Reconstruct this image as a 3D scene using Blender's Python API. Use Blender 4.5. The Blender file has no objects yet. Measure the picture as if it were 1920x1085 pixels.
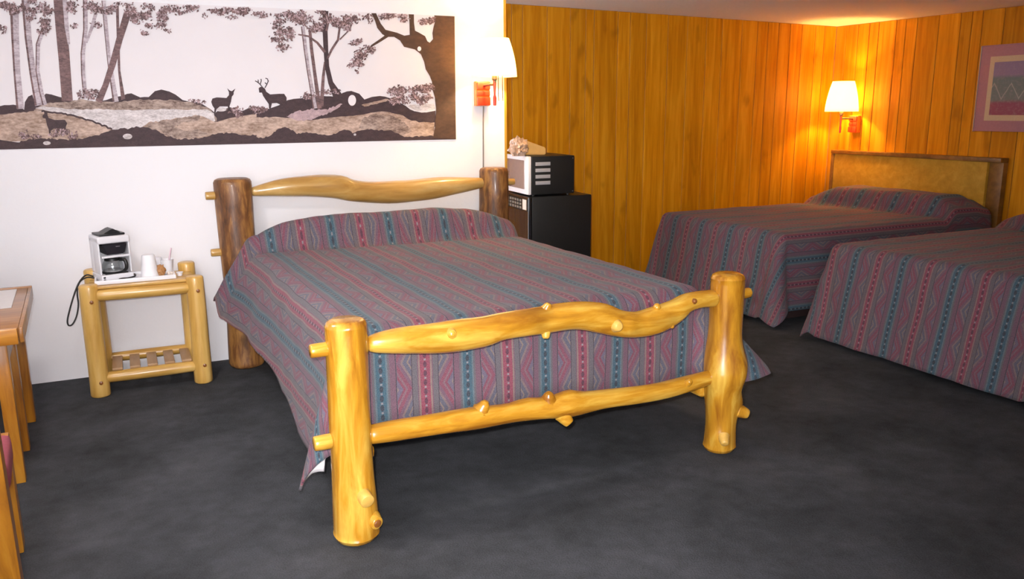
import bpy, bmesh, math, random
from math import sin, cos, pi, radians as RAD
from mathutils import Vector, Matrix, noise
from mathutils.geometry import tessellate_polygon
random.seed(7)
S = bpy.context.scene
COL = S.collection

# ------------------------------------------------------------------ camera
CAM = Vector((0, 0, 1.5)); FPX = 1532.7; CX, CY = 960.0, 542.5
YAW, PITCH, ROLL = -0.4398, 0.2150, -0.0071
_f0 = Vector((-sin(YAW), cos(YAW), 0)); _r0 = Vector((cos(YAW), sin(YAW), 0)); _u0 = Vector((0, 0, 1))
FWD = _f0*cos(PITCH) - _u0*sin(PITCH); _u = _u0*cos(PITCH) + _f0*sin(PITCH)
RGT = _r0*cos(ROLL) + _u*sin(ROLL); UPV = -_r0*sin(ROLL) + _u*cos(ROLL)
cd = bpy.data.cameras.new('camera'); cam = bpy.data.objects.new('camera', cd); COL.objects.link(cam)
cd.sensor_width = 36; cd.lens = 36*FPX/1920; cd.clip_start = .02
cam.matrix_world = Matrix(((RGT.x, UPV.x, -FWD.x, CAM.x), (RGT.y, UPV.y, -FWD.y, CAM.y), (RGT.z, UPV.z, -FWD.z, CAM.z), (0, 0, 0, 1)))
S.camera = cam

# ------------------------------------------------------------------ light and exposure
S.view_settings.view_transform = 'Standard'; S.view_settings.look = 'None'
S.view_settings.exposure = 0.0; S.view_settings.gamma = 1; S.view_settings.use_curve_mapping = False
w = bpy.data.worlds.new('world'); S.world = w; w.use_nodes = True
w.node_tree.nodes['Background'].inputs[0].default_value = (.93, .94, 1, 1)
w.node_tree.nodes['Background'].inputs[1].default_value = 7.5

def light(name, kind, loc, energy, color, size=.03):
    l = bpy.data.lights.new(name, kind); o = bpy.data.objects.new(name, l); COL.objects.link(o)
    l.energy = energy; l.color = color; o.location = loc
    if kind == 'POINT': l.shadow_soft_size = size
    return o
fl = light('camera_flash', 'SPOT', CAM - RGT*.05 + UPV*.07 + FWD*.02, 490, (1, .97, .97), .025)
fl.data.spot_size = RAD(76); fl.data.spot_blend = 1; fl.data.shadow_soft_size = .025
fl.rotation_euler = FWD.to_track_quat('-Z', 'Y').to_euler()

# ------------------------------------------------------------------ mesh helpers
def link(name, me, parent=None, mats=()):
    o = bpy.data.objects.new(name, me); COL.objects.link(o)
    for m in (mats if isinstance(mats, (list, tuple)) else [mats]): me.materials.append(m)
    if parent is not None: o.parent = parent
    return o
def tag(o, label=None, cat=None, group=None, kind=None):
    if label: o['label'] = label
    if cat: o['category'] = cat
    if group: o['group'] = group
    if kind: o['kind'] = kind
    return o
def thing(name, label, cat, loc=(0, 0, 0), rz=0, group=None):
    o = bpy.data.objects.new(name, None); COL.objects.link(o); o.empty_display_size = .1
    o.location = loc; o.rotation_euler = (0, 0, rz)
    return tag(o, label, cat, group)
def bm_obj(name, bm, mat, parent=None, smooth=False):
    me = bpy.data.meshes.new(name); bm.normal_update(); bm.to_mesh(me); bm.free()
    if smooth:
        for p in me.polygons: p.use_smooth = True
        if smooth != 'all': me.set_sharp_from_angle(angle=RAD(smooth if isinstance(smooth, (int, float)) and smooth is not True else 40))
    return link(name, me, parent, mat)
def box_bm(x0, x1, y0, y1, z0, z1, bev=0, seg=2, bm=None, M=None):
    new = bm is None
    if new: bm = bmesh.new()
    vs = [bm.verts.new(p) for p in [(x0,y0,z0),(x1,y0,z0),(x1,y1,z0),(x0,y1,z0),(x0,y0,z1),(x1,y0,z1),(x1,y1,z1),(x0,y1,z1)]]
    fs = [bm.faces.new([vs[i] for i in f]) for f in [(0,3,2,1),(4,5,6,7),(0,1,5,4),(1,2,6,5),(2,3,7,6),(3,0,4,7)]]
    if bev:
        es = list({e for f in fs for e in f.edges})
        r = bmesh.ops.bevel(bm, geom=es, offset=bev, segments=seg, affect='EDGES', profile=.6)
        vs = list({v for f in r['faces'] for v in f.verts} | {v for v in vs if v.is_valid})
    if M is not None:
        for v in vs:
            if v.is_valid: v.co = M @ v.co
    return bm
def box(name, x0, x1, y0, y1, z0, z1, mat, parent=None, bev=0, seg=2):
    return bm_obj(name, box_bm(x0, x1, y0, y1, z0, z1, bev, seg), mat, parent, smooth=bool(bev))
def lathe_bm(prof, seg=32, loc=(0, 0, 0), bm=None, cap=True, sx=1, sy=1):
    if bm is None: bm = bmesh.new()
    rings = []
    for r, z in prof:
        rings.append([bm.verts.new((loc[0]+sx*r*cos(2*pi*i/seg), loc[1]+sy*r*sin(2*pi*i/seg), loc[2]+z)) for i in range(seg)])
    for a, b in zip(rings, rings[1:]):
        for i in range(seg): bm.faces.new((a[i], a[(i+1) % seg], b[(i+1) % seg], b[i]))
    if cap:
        bm.faces.new(rings[0][::-1]); bm.faces.new(rings[-1])
    return bm
def catmull(P, n):
    P = [Vector(p) for p in P]; out = []
    if len(P) == 2: return [P[0].lerp(P[1], i/n) for i in range(n+1)]
    Q = [2*P[0]-P[1]] + P + [2*P[-1]-P[-2]]
    for k in range(1, len(Q)-2):
        a, b, c, d = Q[k-1:k+3]
        m = n if k < len(Q)-3 else n+1
        for i in range(m):
            t = i/n
            out.append(.5*((2*b)+(-a+c)*t+(2*a-5*b+4*c-d)*t*t+(-a+3*b-3*c+d)*t**3))
    return out
def tube_bm(path, radii, seg=20, sub=4, rough=0., rfreq=3., bumps=(), chamfer=.012, bm=None, seed=0, squash=1.):
    """a log or cable: a smooth tube through the path, radius per point, knots as bumps (x along 0..1, angle, height, width)"""
    if bm is None: bm = bmesh.new()
    P4 = catmull([(*Vector(p), ) for p in path], sub)
    R = [v.x for v in catmull([(r, 0, 0) for r in radii], sub)]
    n = len(P4); L = [0]
    for a, b in zip(P4, P4[1:]): L.append(L[-1]+(b-a).length)
    tot = L[-1]
    T = [(P4[min(i+1, n-1)]-P4[max(i-1, 0)]).normalized() for i in range(n)]
    up = Vector((0, 0, 1)) if abs(T[0].z) < .9 else Vector((0, -1, 0))
    items = []
    nx = (up - T[0]*up.dot(T[0])).normalized()
    frames = []
    for i in range(n):
        nx = (nx - T[i]*nx.dot(T[i])).normalized(); frames.append((nx.copy(), T[i].cross(nx)))
    if chamfer:
        items.append((P4[0], R[0]-chamfer, 0, 0)); items.append((P4[0]+T[0]*chamfer*.35, R[0]-chamfer*.3, 0, L[0]))
        items.append((P4[0]+T[0]*chamfer, R[0], 0, chamfer))
        rng = range(1, n-1)
    else: rng = range(n)
    for i in rng: items.append((P4[i], R[i], i, L[i]))
    if chamfer:
        e = n-1
        items.append((P4[e]-T[e]*chamfer, R[e], e, tot)); items.append((P4[e]-T[e]*chamfer*.35, R[e]-chamfer*.3, e, tot)); items.append((P4[e], R[e]-chamfer, e, tot))
    rings = []
    for p, r, i, l in items:
        a_, b_ = frames[i]; ring = []
        for k in range(seg):
            th = 2*pi*k/seg; rr = r
            if rough:
                rr += r*rough*noise.noise(Vector((cos(th)*1.3+seed*7.1, sin(th)*1.3, l*rfreq)))
            for (bt, ba, bh, bw) in bumps:
                dl = l-bt*tot; da = (th-ba+pi) % (2*pi)-pi
                rr += bh*math.exp(-(dl*dl+(da*r)**2)/(bw*bw))
            ring.append(bm.verts.new(p+a_*rr*cos(th)*squash+b_*rr*sin(th)))
        rings.append(ring)
    for a, b in zip(rings, rings[1:]):
        for k in range(seg): bm.faces.new((a[k], a[(k+1) % seg], b[(k+1) % seg], b[k]))
    bm.faces.new(rings[0][::-1]); bm.faces.new(rings[-1])
    return bm
def log(name, path, radii, mat, parent, **k):
    return bm_obj(name, tube_bm(path, radii, **k), mat, parent, smooth=50)
def cable(name, path, r, mat, parent=None, sub=5):
    return bm_obj(name, tube_bm(path, [r]*len(path), seg=8, sub=sub, chamfer=0), mat, parent, smooth=60)
def prism_bm(poly, y0, y1, bm=None, tri=True):
    """outline in x, z extruded from y0 to y1"""
    if bm is None: bm = bmesh.new()
    a = [bm.verts.new((x, y0, z)) for x, z in poly]; b = [bm.verts.new((x, y1, z)) for x, z in poly]
    fs = [bm.faces.new(a), bm.faces.new(b[::-1])]
    n = len(poly)
    for i in range(n): bm.faces.new((a[i], b[i], b[(i+1) % n], a[(i+1) % n]))
    if tri: bmesh.ops.triangulate(bm, faces=fs)
    bmesh.ops.recalc_face_normals(bm, faces=bm.faces)
    return bm

# ------------------------------------------------------------------ material helpers
class NT:
    def __init__(s, name):
        s.m = bpy.data.materials.new(name); s.m.use_nodes = True; s.t = s.m.node_tree
        s.b = s.t.nodes['Principled BSDF']; s.l = s.t.links
    def n(s, typ, **k):
        x = s.t.nodes.new(typ)
        for a, v in k.items(): setattr(x, a, v)
        return x
    def put(s, sock, v):
        if isinstance(v, bpy.types.NodeSocket): s.l.new(v, sock)
        else: sock.default_value = v
    def math(s, op, a, b=0., c=None):
        x = s.n('ShaderNodeMath', operation=op); s.put(x.inputs[0], a); s.put(x.inputs[1], b)
        if c is not None: s.put(x.inputs[2], c)
        return x.outputs[0]
    def mix(s, f, a, b, mode='MIX'):
        x = s.n('ShaderNodeMix', data_type='RGBA', blend_type=mode)
        s.put(x.inputs[0], f); s.put(x.inputs[6], c4(a)); s.put(x.inputs[7], c4(b)); return x.outputs[2]
    def ramp(s, f, stops, interp='LINEAR'):
        x = s.n('ShaderNodeValToRGB'); x.color_ramp.interpolation = interp; e = x.color_ramp.elements
        while len(e) < len(stops): e.new(.5)
        for q, (p, c) in zip(e, stops): q.position = p; q.color = c4(c)
        s.put(x.inputs[0], f); return x.outputs[0]
    def coord(s, which='Object', scale=(1, 1, 1), rot=(0, 0, 0), loc=(0, 0, 0)):
        t = s.n('ShaderNodeTexCoord'); mp = s.n('ShaderNodeMapping')
        mp.inputs['Scale'].default_value = scale; mp.inputs['Rotation'].default_value = rot; mp.inputs['Location'].default_value = loc
        s.l.new(t.outputs[which], mp.inputs[0]); return mp.outputs[0]
    def noise(s, vec, scale, detail=3, rough=.55, dist=0.):
        x = s.n('ShaderNodeTexNoise'); s.l.new(vec, x.inputs['Vector'])
        x.inputs['Scale'].default_value = scale; x.inputs['Detail'].default_value = detail; x.inputs['Roughness'].default_value = rough; x.inputs['Distortion'].default_value = dist
        return x.outputs['Fac']
    def bump(s, h, strength=.3, dist=.01):
        x = s.n('ShaderNodeBump'); x.inputs['Strength'].default_value = strength; x.inputs['Distance'].default_value = dist
        s.l.new(h, x.inputs['Height']); s.l.new(x.outputs[0], s.b.inputs['Normal'])
    def set(s, **k):
        names = dict(col='Base Color', rough='Roughness', metal='Metallic', coat='Coat Weight', coatr='Coat Roughness', spec='Specular IOR Level',
                     trans='Transmission Weight', ior='IOR', emit='Emission Color', emits='Emission Strength', sheen='Sheen Weight', alpha='Alpha')
        for a, v in k.items():
            if a in ('col', 'emit') and not isinstance(v, bpy.types.NodeSocket): v = c4(v)
            s.put(s.b.inputs[names[a]], v)
        return s.m
def c4(c):
    if isinstance(c, bpy.types.NodeSocket): return c
    return tuple(c) if len(c) == 4 else (*c, 1)
def srgb(r, g, b):
    f = lambda v: (v/255/12.92) if v/255 <= .04045 else ((v/255+.055)/1.055)**2.4
    return (f(r), f(g), f(b))
def plain(name, col, rough=.6, vary=.12, vs=30, **k):
    t = NT(name); v = t.coord(); f = t.noise(v, vs, 3)
    c = t.mix(f, tuple(x*(1-vary) for x in col), tuple(min(1, x*(1+vary)) for x in col))
    return t.set(col=c, rough=rough, **k)
def wood_mat(name, axis, dark, mid, light_, rough=.35, coat=.4, freq=9., stretch=14., knots=True, spec=.5, seed=0., bump=.15, kn=.8, tone=0):
    t = NT(name); sc = [1, 1, 1]; sc[axis] = 1/stretch
    oi = t.n('ShaderNodeObjectInfo')
    add = t.n('ShaderNodeVectorMath', operation='ADD'); v0 = t.coord(scale=sc, loc=(seed, seed*1.7, seed*.6)); t.l.new(v0, add.inputs[0])
    cmb = t.n('ShaderNodeCombineXYZ'); r = t.math('MULTIPLY', oi.outputs['Random'], 13.); t.l.new(r, cmb.inputs[0]); t.l.new(r, cmb.inputs[1]); t.l.new(r, cmb.inputs[2])
    t.l.new(cmb.outputs[0], add.inputs[1]); v = add.outputs[0]
    g = t.noise(v, freq*4, 5, .6, .6); b = t.noise(v, freq, 3, .5, 1.2)
    f = t.math('ADD', t.math('MULTIPLY', g, .5), t.math('MULTIPLY', b, .5))
    c = t.ramp(f, [(.36, dark), (.49, mid), (.62, light_)])
    if knots:
        sk = [1, 1, 1]; sk[axis] = .45
        k = t.noise(t.coord(scale=sk, loc=(seed*3, 1, 2)), freq*1.1, 2, .5)
        c = t.mix(t.math('MULTIPLY', t.ramp(k, [(.64, (0, 0, 0)), (.76, (1, 1, 1))]), kn), c, tuple(x*.5 for x in dark))
    if tone: c = t.mix(1., c, t.ramp(oi.outputs['Random'], [(0, (1-tone,)*3), (1, (1, 1, 1))]), 'MULTIPLY')
    t.bump(g, bump, .004)
    return t.set(col=c, rough=rough, coat=coat, coatr=.15, spec=spec)

M = {}
M['white_wall'] = (lambda t: (t.bump(t.noise(t.coord(), 60, 4), .08, .01), t.set(col=t.mix(t.noise(t.coord(), 1.5, 3), (.83, .82, .85), (.88, .87, .89)), rough=.8))[1])(NT('white_plaster'))
M['ceiling'] = (lambda t: (t.bump(t.noise(t.coord(), 45, 5, .7), .35, .02), t.set(col=t.mix(t.noise(t.coord(), 50, 4), (.78, .75, .76), (.90, .87, .88)), rough=.9))[1])(NT('textured_ceiling'))
def carpet():
    t = NT('dark_carpet'); v = t.coord()
    big = t.noise(v, 2.2, 4, .6, .3); fine = t.noise(v, 160, 3, .7); mid = t.noise(v, 14, 4, .6)
    f = t.math('ADD', t.math('MULTIPLY', big, .5), t.math('ADD', t.math('MULTIPLY', fine, .3), t.math('MULTIPLY', mid, .2)))
    c = t.ramp(f, [(.33, (.034, .036, .037)), (.5, (.066, .069, .075)), (.68, (.112, .115, .128))])
    t.bump(t.math('ADD', fine, mid), .6, .012)
    return t.set(col=c, rough=.95, sheen=.0, spec=.05)
M['carpet'] = carpet()
PANEL = dict(dark=(.54, .185, .002), mid=(.70, .27, .003), light_=(.84, .37, .014))
M['panel'] = wood_mat('panel_wood', 2, **PANEL, rough=.5, coat=.0, spec=.2, freq=7, stretch=16, bump=.1, kn=.45, tone=.22)
M['groove'] = plain('panel_groove', (.70, .40, .14), .6)
M['trim'] = wood_mat('corner_trim_wood', 2, (.38, .19, .02), (.5, .26, .03), (.6, .34, .05), knots=False)
HONEY = dict(dark=(.30, .105, .006), mid=(.56, .26, .018), light_=(.76, .47, .075))
M['log_z'] = wood_mat('honey_log_upright', 2, **HONEY, rough=.25, coat=.6, freq=6, stretch=7, kn=.5)
M['log_x'] = wood_mat('honey_log_rail', 0, **HONEY, rough=.25, coat=.6, freq=6, stretch=7, kn=.5, seed=3)
M['log_y'] = wood_mat('honey_log_side', 1, **HONEY, rough=.25, coat=.6, freq=6, stretch=7, kn=.5, seed=5)
BROWN_SHADED = dict(dark=(.07, .027, .010), mid=(.18, .072, .022), light_=(.40, .19, .05))  # head posts: browner logs, with some of their shade painted into the tone
M['brown_shaded_z'] = wood_mat('brown_shaded_log_upright', 2, **BROWN_SHADED, rough=.5, coat=.15, freq=9, stretch=4, seed=9, bump=.5)
PALEH = dict(dark=(.34, .16, .03), mid=(.50, .28, .07), light_=(.64, .42, .15))
M['head_x'] = wood_mat('tan_log_rail', 0, **PALEH, rough=.3, coat=.5, freq=5, stretch=7, seed=11)
M['end_grain'] = plain('end_grain', (.72, .42, .09), .4, .2, 60)
M['knot'] = plain('dark_knot', (.24, .08, .015), .35, .3, 80, coat=.5)
PINE = dict(dark=(.46, .24, .045), mid=(.62, .36, .085), light_=(.74, .47, .14))
M['pine_z'] = wood_mat('pale_pine_upright', 2, **PINE, rough=.4, coat=.3, freq=6, stretch=9, seed=2)
M['pine_x'] = wood_mat('pale_pine_rail', 0, **PINE, rough=.4, coat=.3, freq=6, stretch=9, seed=4)
M['pine_y'] = wood_mat('pale_pine_slat', 1, (.30, .16, .07), (.38, .22, .10), (.46, .28, .14), rough=.5, coat=.1, freq=6, stretch=9, seed=6)
OAK = dict(dark=(.30, .10, .008), mid=(.50, .19, .012), light_=(.64, .29, .03))
M['oak_z'] = wood_mat('orange_oak_upright', 2, **OAK, rough=.35, coat=.4, freq=8, stretch=9, seed=1, knots=False)
M['oak_x'] = wood_mat('orange_oak_top', 0, (.20, .07, .01), (.30, .115, .014), (.38, .16, .025), rough=.35, coat=.4, freq=8, stretch=9, seed=8, knots=False)
M['oak_edge'] = wood_mat('bright_oak_edge', 0, **OAK, rough=.35, coat=.4, freq=8, stretch=9, seed=8, knots=False)
M['hb_panel'] = wood_mat('headboard_panel', 1, (.44, .24, .022), (.52, .29, .03), (.60, .35, .05), rough=.5, coat=.0, spec=.2, freq=5, stretch=10, knots=False)
M['hb_frame'] = wood_mat('headboard_frame', 1, (.16, .07, .015), (.22, .10, .02), (.30, .14, .03), rough=.4, coat=.2, freq=5, stretch=10, knots=False)
M['black'] = plain('black_plastic', (.010, .010, .010), .4, .2)
M['black_gloss'] = plain('black_gloss', (.014, .014, .018), .08, .1, coat=.6)
M['dark_base'] = plain('dark_bed_base', (.03, .012, .012), .8)
M['vent'] = plain('vent_slot_grey', (.34, .34, .38), .5)
M['white_plastic'] = plain('white_plastic', (.78, .77, .80), .35, .04)
M['foam'] = plain('white_foam', (.85, .84, .86), .6, .03)
M['label'] = plain('cream_label', (.70, .62, .55), .6)
M['button'] = plain('grey_button', (.22, .20, .17), .5)
M['steel'] = plain('bright_metal', (.6, .6, .62), .3, .05, metal=1.)
def glass_mat():
    t = NT('clear_glass'); tr = t.n('ShaderNodeBsdfTransparent'); gl = t.n('ShaderNodeBsdfGlossy'); gl.inputs['Roughness'].default_value = .05
    tr.inputs[0].default_value = (.93, .94, .94, 1); mx = t.n('ShaderNodeMixShader'); mx.inputs[0].default_value = .10
    t.l.new(tr.outputs[0], mx.inputs[1]); t.l.new(gl.outputs[0], mx.inputs[2]); t.l.new(mx.outputs[0], t.t.nodes['Material Output'].inputs['Surface']); return t.m
M['glass'] = glass_mat()
M['door_reflection'] = plain('reflection_tinted_door', (.50, .43, .42), .18, .1, metal=.6)  # pale pinkish reflection in the microwave door, put into the base colour
M['cord'] = plain('black_cord', (.015, .015, .015), .5)
M['beige_cord'] = plain('beige_cord', (.22, .18, .16), .5)
M['red'] = plain('red_lacquer', (.62, .035, .012), .35, .2, 40, coat=.3)
M['orange'] = plain('orange_lacquer', (.80, .20, .02), .35, .15, 40, coat=.3)
M['chain'] = plain('dark_brass', (.12, .08, .05), .4, metal=.6)
M['brown_packet'] = plain('brown_packet', (.42, .20, .07), .45, .5, 60)
M['tan_card'] = plain('tan_card', (.62, .36, .10), .6, .12, 25)
M['crinkle'] = plain('crinkled_wrap', (.58, .38, .26), .3, .5, 45, coat=.5)
M['pink_cushion'] = plain('rose_cushion', (.33, .07, .10), .9, .2, 120)
M['paper'] = plain('white_paper', (.66, .63, .62), .7, .05)
M['mauve'] = plain('mauve_mat', (.42, .20, .24), .6, .12, 60)
M['cream_mat'] = plain('cream_mat', (.62, .47, .30), .7, .1, 80)
M['lining'] = plain('white_lining', (.80, .78, .80), .8, .05)

def shade_mat(name, strength):
    t = NT(name); tr = t.n('ShaderNodeBsdfTranslucent'); tr.inputs[0].default_value = (.95, .80, .50, 1)
    df = t.n('ShaderNodeBsdfDiffuse'); df.inputs[0].default_value = (.9, .82, .6, 1)
    em = t.n('ShaderNodeEmission'); em.inputs[0].default_value = (1, .86, .42, 1); em.inputs[1].default_value = strength
    mx = t.n('ShaderNodeMixShader'); mx.inputs[0].default_value = .6; t.l.new(df.outputs[0], mx.inputs[1]); t.l.new(tr.outputs[0], mx.inputs[2])
    ad = t.n('ShaderNodeAddShader'); t.l.new(mx.outputs[0], ad.inputs[0]); t.l.new(em.outputs[0], ad.inputs[1])
    t.l.new(ad.outputs[0], t.t.nodes['Material Output'].inputs['Surface']); return t.m
M['shade'] = shade_mat('glowing_shade', 1.0)

def spread_mat(name, k=.9, offs=0., fine=1.):
    """woven stripes: u across the cloth in metres, v along it; teal and rose stripes with zigzag bands between"""
    t = NT(name); uv = t.n('ShaderNodeUVMap'); sp = t.n('ShaderNodeSeparateXYZ'); t.l.new(uv.outputs[0], sp.inputs[0])
    u, v = sp.outputs[0], sp.outputs[1]
    P = .345
    wob = t.noise(uv.outputs[0], 9, 2)
    f = t.math('FRACT', t.math('ADD', t.math('DIVIDE', u, P), offs))
    d = t.math('ABSOLUTE', t.math('SUBTRACT', f, .5))        # .5 = teal centre, 0 = rose centre
    C = lambda r, g, b: tuple(x*k for x in (r, g, b))
    mauve, grey, tan, rose, teal, dk, lav = C(.18, .085, .125), C(.135, .125, .14), C(.29, .20, .175), C(.30, .05, .09), C(.028, .125, .175), C(.04, .03, .045), C(.17, .15, .22)
    ltbl = C(.12, .19, .22)
    base = t.ramp(d, [(0, rose), (.055, tan), (.075, mauve), (.088, grey), (.145, dk), (.158, lav), (.325, dk), (.338, mauve), (.40, grey), (.425, ltbl), (.445, teal)], 'CONSTANT')
    # zigzag band: chevrons pointing at the rose stripe
    x = t.math('MULTIPLY', t.math('SUBTRACT', d, .158), 1/.167)
    ph = t.math('FRACT', t.math('DIVIDE', v, .205))
    tri = t.math('MULTIPLY', t.math('ABSOLUTE', t.math('SUBTRACT', ph, .5)), 2.)
    z = t.math('FRACT', t.math('MULTIPLY', t.math('SUBTRACT', x, t.math('MULTIPLY', tri, 1.)), .5))
    pal = [(0, C(.26, .045, .085)), (.13, C(.25, .13, .16)), (.20, C(.25, .04, .08)), (.29, C(.15, .13, .20)), (.44, C(.28, .21, .17)), (.50, C(.12, .12, .18)), (.60, C(.29, .22, .17)), (.66, C(.10, .12, .17)), (.80, C(.26, .18, .17)), (.88, C(.19, .09, .14))]
    zc = t.mix(.18, t.ramp(z, pal, 'CONSTANT'), C(.15, .11, .15))
    inb = t.math('MULTIPLY', t.math('GREATER_THAN', d, .158), t.math('LESS_THAN', d, .325))
    col = t.mix(inb, base, zc)
    # dots down the middle of the teal and the rose stripes
    vd = t.math('FRACT', t.math('DIVIDE', v, .036))
    for centre, wd, dc in ((.5, .022, C(.010, .035, .055)), (0., .020, C(.10, .02, .05))):
        dd = t.math('ABSOLUTE', t.math('SUBTRACT', d, centre))
        e = t.math('SQRT', t.math('ADD', t.math('POWER', t.math('DIVIDE', dd, wd), 2.), t.math('POWER', t.math('DIVIDE', t.math('SUBTRACT', vd, .5), .33), 2.)))
        col = t.mix(t.math('LESS_THAN', e, 1.), col, dc)
        e2 = t.math('MULTIPLY', t.math('LESS_THAN', dd, .012), t.math('GREATER_THAN', t.math('ABSOLUTE', t.math('SUBTRACT', vd, .5)), .4))
        col = t.mix(e2, col, C(.30, .30, .32))
    # woven speckle
    fn = t.noise(uv.outputs[0], 260, 2, .7); md = t.noise(uv.outputs[0], 60, 3, .65)
    col = t.mix(t.math('MULTIPLY', t.ramp(md, [(.45, (0, 0, 0)), (.7, (1, 1, 1))]), .35), col, C(.08, .07, .10))
    col = t.mix(.30*fine, col, t.ramp(fn, [(.35, C(.05, .042, .05)), (.65, C(.29, .24, .25))]))
    t.bump(t.math('ADD', fn, md), .25, .004)
    return t.set(col=col, rough=.9, sheen=.1, spec=.15)
M['spread'] = spread_mat('striped_bedspread', .88, .57)
M['spread_alcove'] = spread_mat('striped_bedspread_alcove', .88, .3)

# ------------------------------------------------------------------ the setting
WY = 5.175; BY = 6.20; RX = 6.45; LX = -1.75; FY = -1.1; WX = 2.398
def ceil_z(x, y): return 2.335 - .0145*(x-2.935) + .0059*(y-6.2)
def struct(o): o['kind'] = 'structure'; return o
struct(box('floor', LX-.1, RX+.12, FY, BY+.12, -.1, 0, M['carpet']))
bm = bmesh.new(); vs = []
for zo in (0, .1):
    vs += [bm.verts.new((x, y, ceil_z(x, y)+zo)) for x, y in ((LX-.1, FY), (RX+.12, FY), (RX+.12, BY+.12), (LX-.1, BY+.12))]
for f in [(0,3,2,1)[::1], (4,5,6,7), (0,1,5,4), (1,2,6,5), (2,3,7,6), (3,0,4,7)]: bm.faces.new([vs[i] for i in f])
bmesh.ops.recalc_face_normals(bm, faces=bm.faces)
struct(bm_obj('ceiling', bm, M['ceiling']))
struct(box('wall_back', LX-.1, WX-.012, WY, WY+.11, 0, 2.40, M['white_wall']))
struct(box('wall_left', LX-.1, LX, FY, WY, 0, 2.40, M['white_wall']))
struct(box('wall_front_blocker', .25, RX+.12, FY-.12, FY, 0, 2.42, M['white_wall']))  # unseen wall added to keep daylight off the alcove, open at the left
# wooden trim on the free end of the white wall
t1 = struct(box('trim_1', WX-.012, WX+.006, WY-.006, WY+.116, 0, ceil_z(WX, WY), M['trim'], bev=.003))
# panelled walls: a backing plus single boards
pb = struct(box('wall_alcove', 1.0, RX+.12, BY+.012, BY+.12, 0, 2.42, M['groove']))
pr = struct(box('wall_right', RX+.012, RX+.12, FY, BY+.012, 0, 2.42, M['groove']))
def plank(parent, a, b, along, z1):
    g = .0032
    if along == 'x': bm = box_bm(a+g, b-g, BY, BY+.0118, .0, z1-.002, .0025, 1)
    else: bm = box_bm(RX, RX+.0118, a+g, b-g, .0, z1-.002, .0025, 1)
    return bm_obj('plank', bm, M['panel'], parent)
edges = [1.0, 1.25, 1.42, 1.68, 1.9, 2.06, 2.3, 2.5, 2.72, 2.931, 3.03, 3.254, 3.471, 3.62, 3.70, 3.935, 4.06, 4.227, 4.454, 4.663, 4.872, 5.05, 5.279, 5.46, 5.586, 5.717, 5.86, 6.006, 6.18, 6.296, RX]
for a, b in zip(edges, edges[1:]): plank(pb, a, b, 'x', ceil_z((a+b)/2, BY))
e2 = [BY, 6.077, 5.932, 5.80, 5.693, 5.501, 5.40, 5.284, 5.068, 4.862, 4.76, 4.666, 4.48, 4.26, 4.1]
y = 4.1
while y > 1.2: y -= random.choice((.1, .14, .19, .22)); e2.append(y)
for a, b in zip(e2, e2[1:]): plank(pr, b, a, 'y', ceil_z(RX, b))
box('backing_board', RX+.001, RX+.0118, FY, y-.01, 0, 2.25, M['panel'], pr)

# ------------------------------------------------------------------ log bed
BO = Vector((.634, 2.682, 0)); BR = .0279; BW = 1.679; BL = 2.325
bed = thing('log_bed', 'large rustic bed of peeled honey logs with curved foot rails against the white wall', 'bed', BO, BR)
def post(name, x, y, h, radii, mat, bumps, seed, lab=None, lean=(0, 0)):
    n = len(radii); pth = [(x+lean[0]*(i/(n-1)), y+lean[1]*(i/(n-1)), h*i/(n-1)) for i in range(n)]
    o = log(name, pth, radii, mat, bed, seg=28, sub=6, rough=.10, rfreq=2.2, bumps=bumps, chamfer=.022, seed=seed)
    return tag(o, lab)
# angle 0 faces the foot of the bed (towards the viewer), pi/2 ...
pfl = post('foot_post', 0, 0, .812, [.084, .080, .074, .072, .071, .073, .074], M['log_z'], [(.10, .25, .012, .05), (.2, 0, .006, .06)], 1)
pfr = post('foot_post', BW, 0, .812, [.074, .071, .082, .086, .072, .070, .073], M['log_z'], [(.27, 1.1, .02, .05), (.45, .2, .018, .06), (.5, 1.3, .02, .07), (.45, -1.0, .012, .06), (.1, -.7, .012, .04)], 2)
phl = post('head_post', 0, BL, 1.13, [.105, .100, .098, .102, .104, .106], M['brown_shaded_z'], [(.2, 0, .01, .06), (.9, .2, .008, .05)], 3, 'brown head post, darkened partly as painted shade')
phr = post('head_post', BW, BL, 1.13, [.10, .098, .096, .098, .099, .098], M['brown_shaded_z'], [(.85, 0, .01, .06)], 4, 'brown head post, darkened partly as painted shade')
UP = [(0.075, 0.715, 0.030), (0.19, 0.712, 0.048), (0.341, 0.703, 0.056), (0.502, 0.702, 0.059), (0.593, 0.713, 0.054), (0.75, 0.716, 0.052), (0.863, 0.719, 0.054), (0.946, 0.712, 0.056), (1.034, 0.69, 0.060), (1.121, 0.657, 0.055), (1.212, 0.642, 0.054), (1.304, 0.651, 0.056), (1.397, 0.675, 0.051), (1.457, 0.703, 0.043), (1.531, 0.711, 0.037), (1.615, 0.708, 0.036)]
LO = [(0.060, 0.381, 0.034), (0.177, 0.378, 0.04), (0.318, 0.374, 0.041), (0.466, 0.369, 0.044), (0.621, 0.364, 0.04), (0.783, 0.355, 0.046), (0.891, 0.351, 0.052), (1.04, 0.348, 0.041), (1.222, 0.338, 0.038), (1.412, 0.337, 0.037), (1.622, 0.357, 0.032)]
HD = [(0.098, 1.046, 0.026), (0.285, 1.062, 0.054), (0.441, 1.065, 0.064), (0.59, 1.054, 0.072), (0.702, 1.023, 0.068), (0.843, 1.006, 0.068), (1.044, 1.001, 0.068), (1.251, 1.015, 0.068), (1.436, 1.024, 0.052), (1.600, 1.033, 0.032)]
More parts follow.
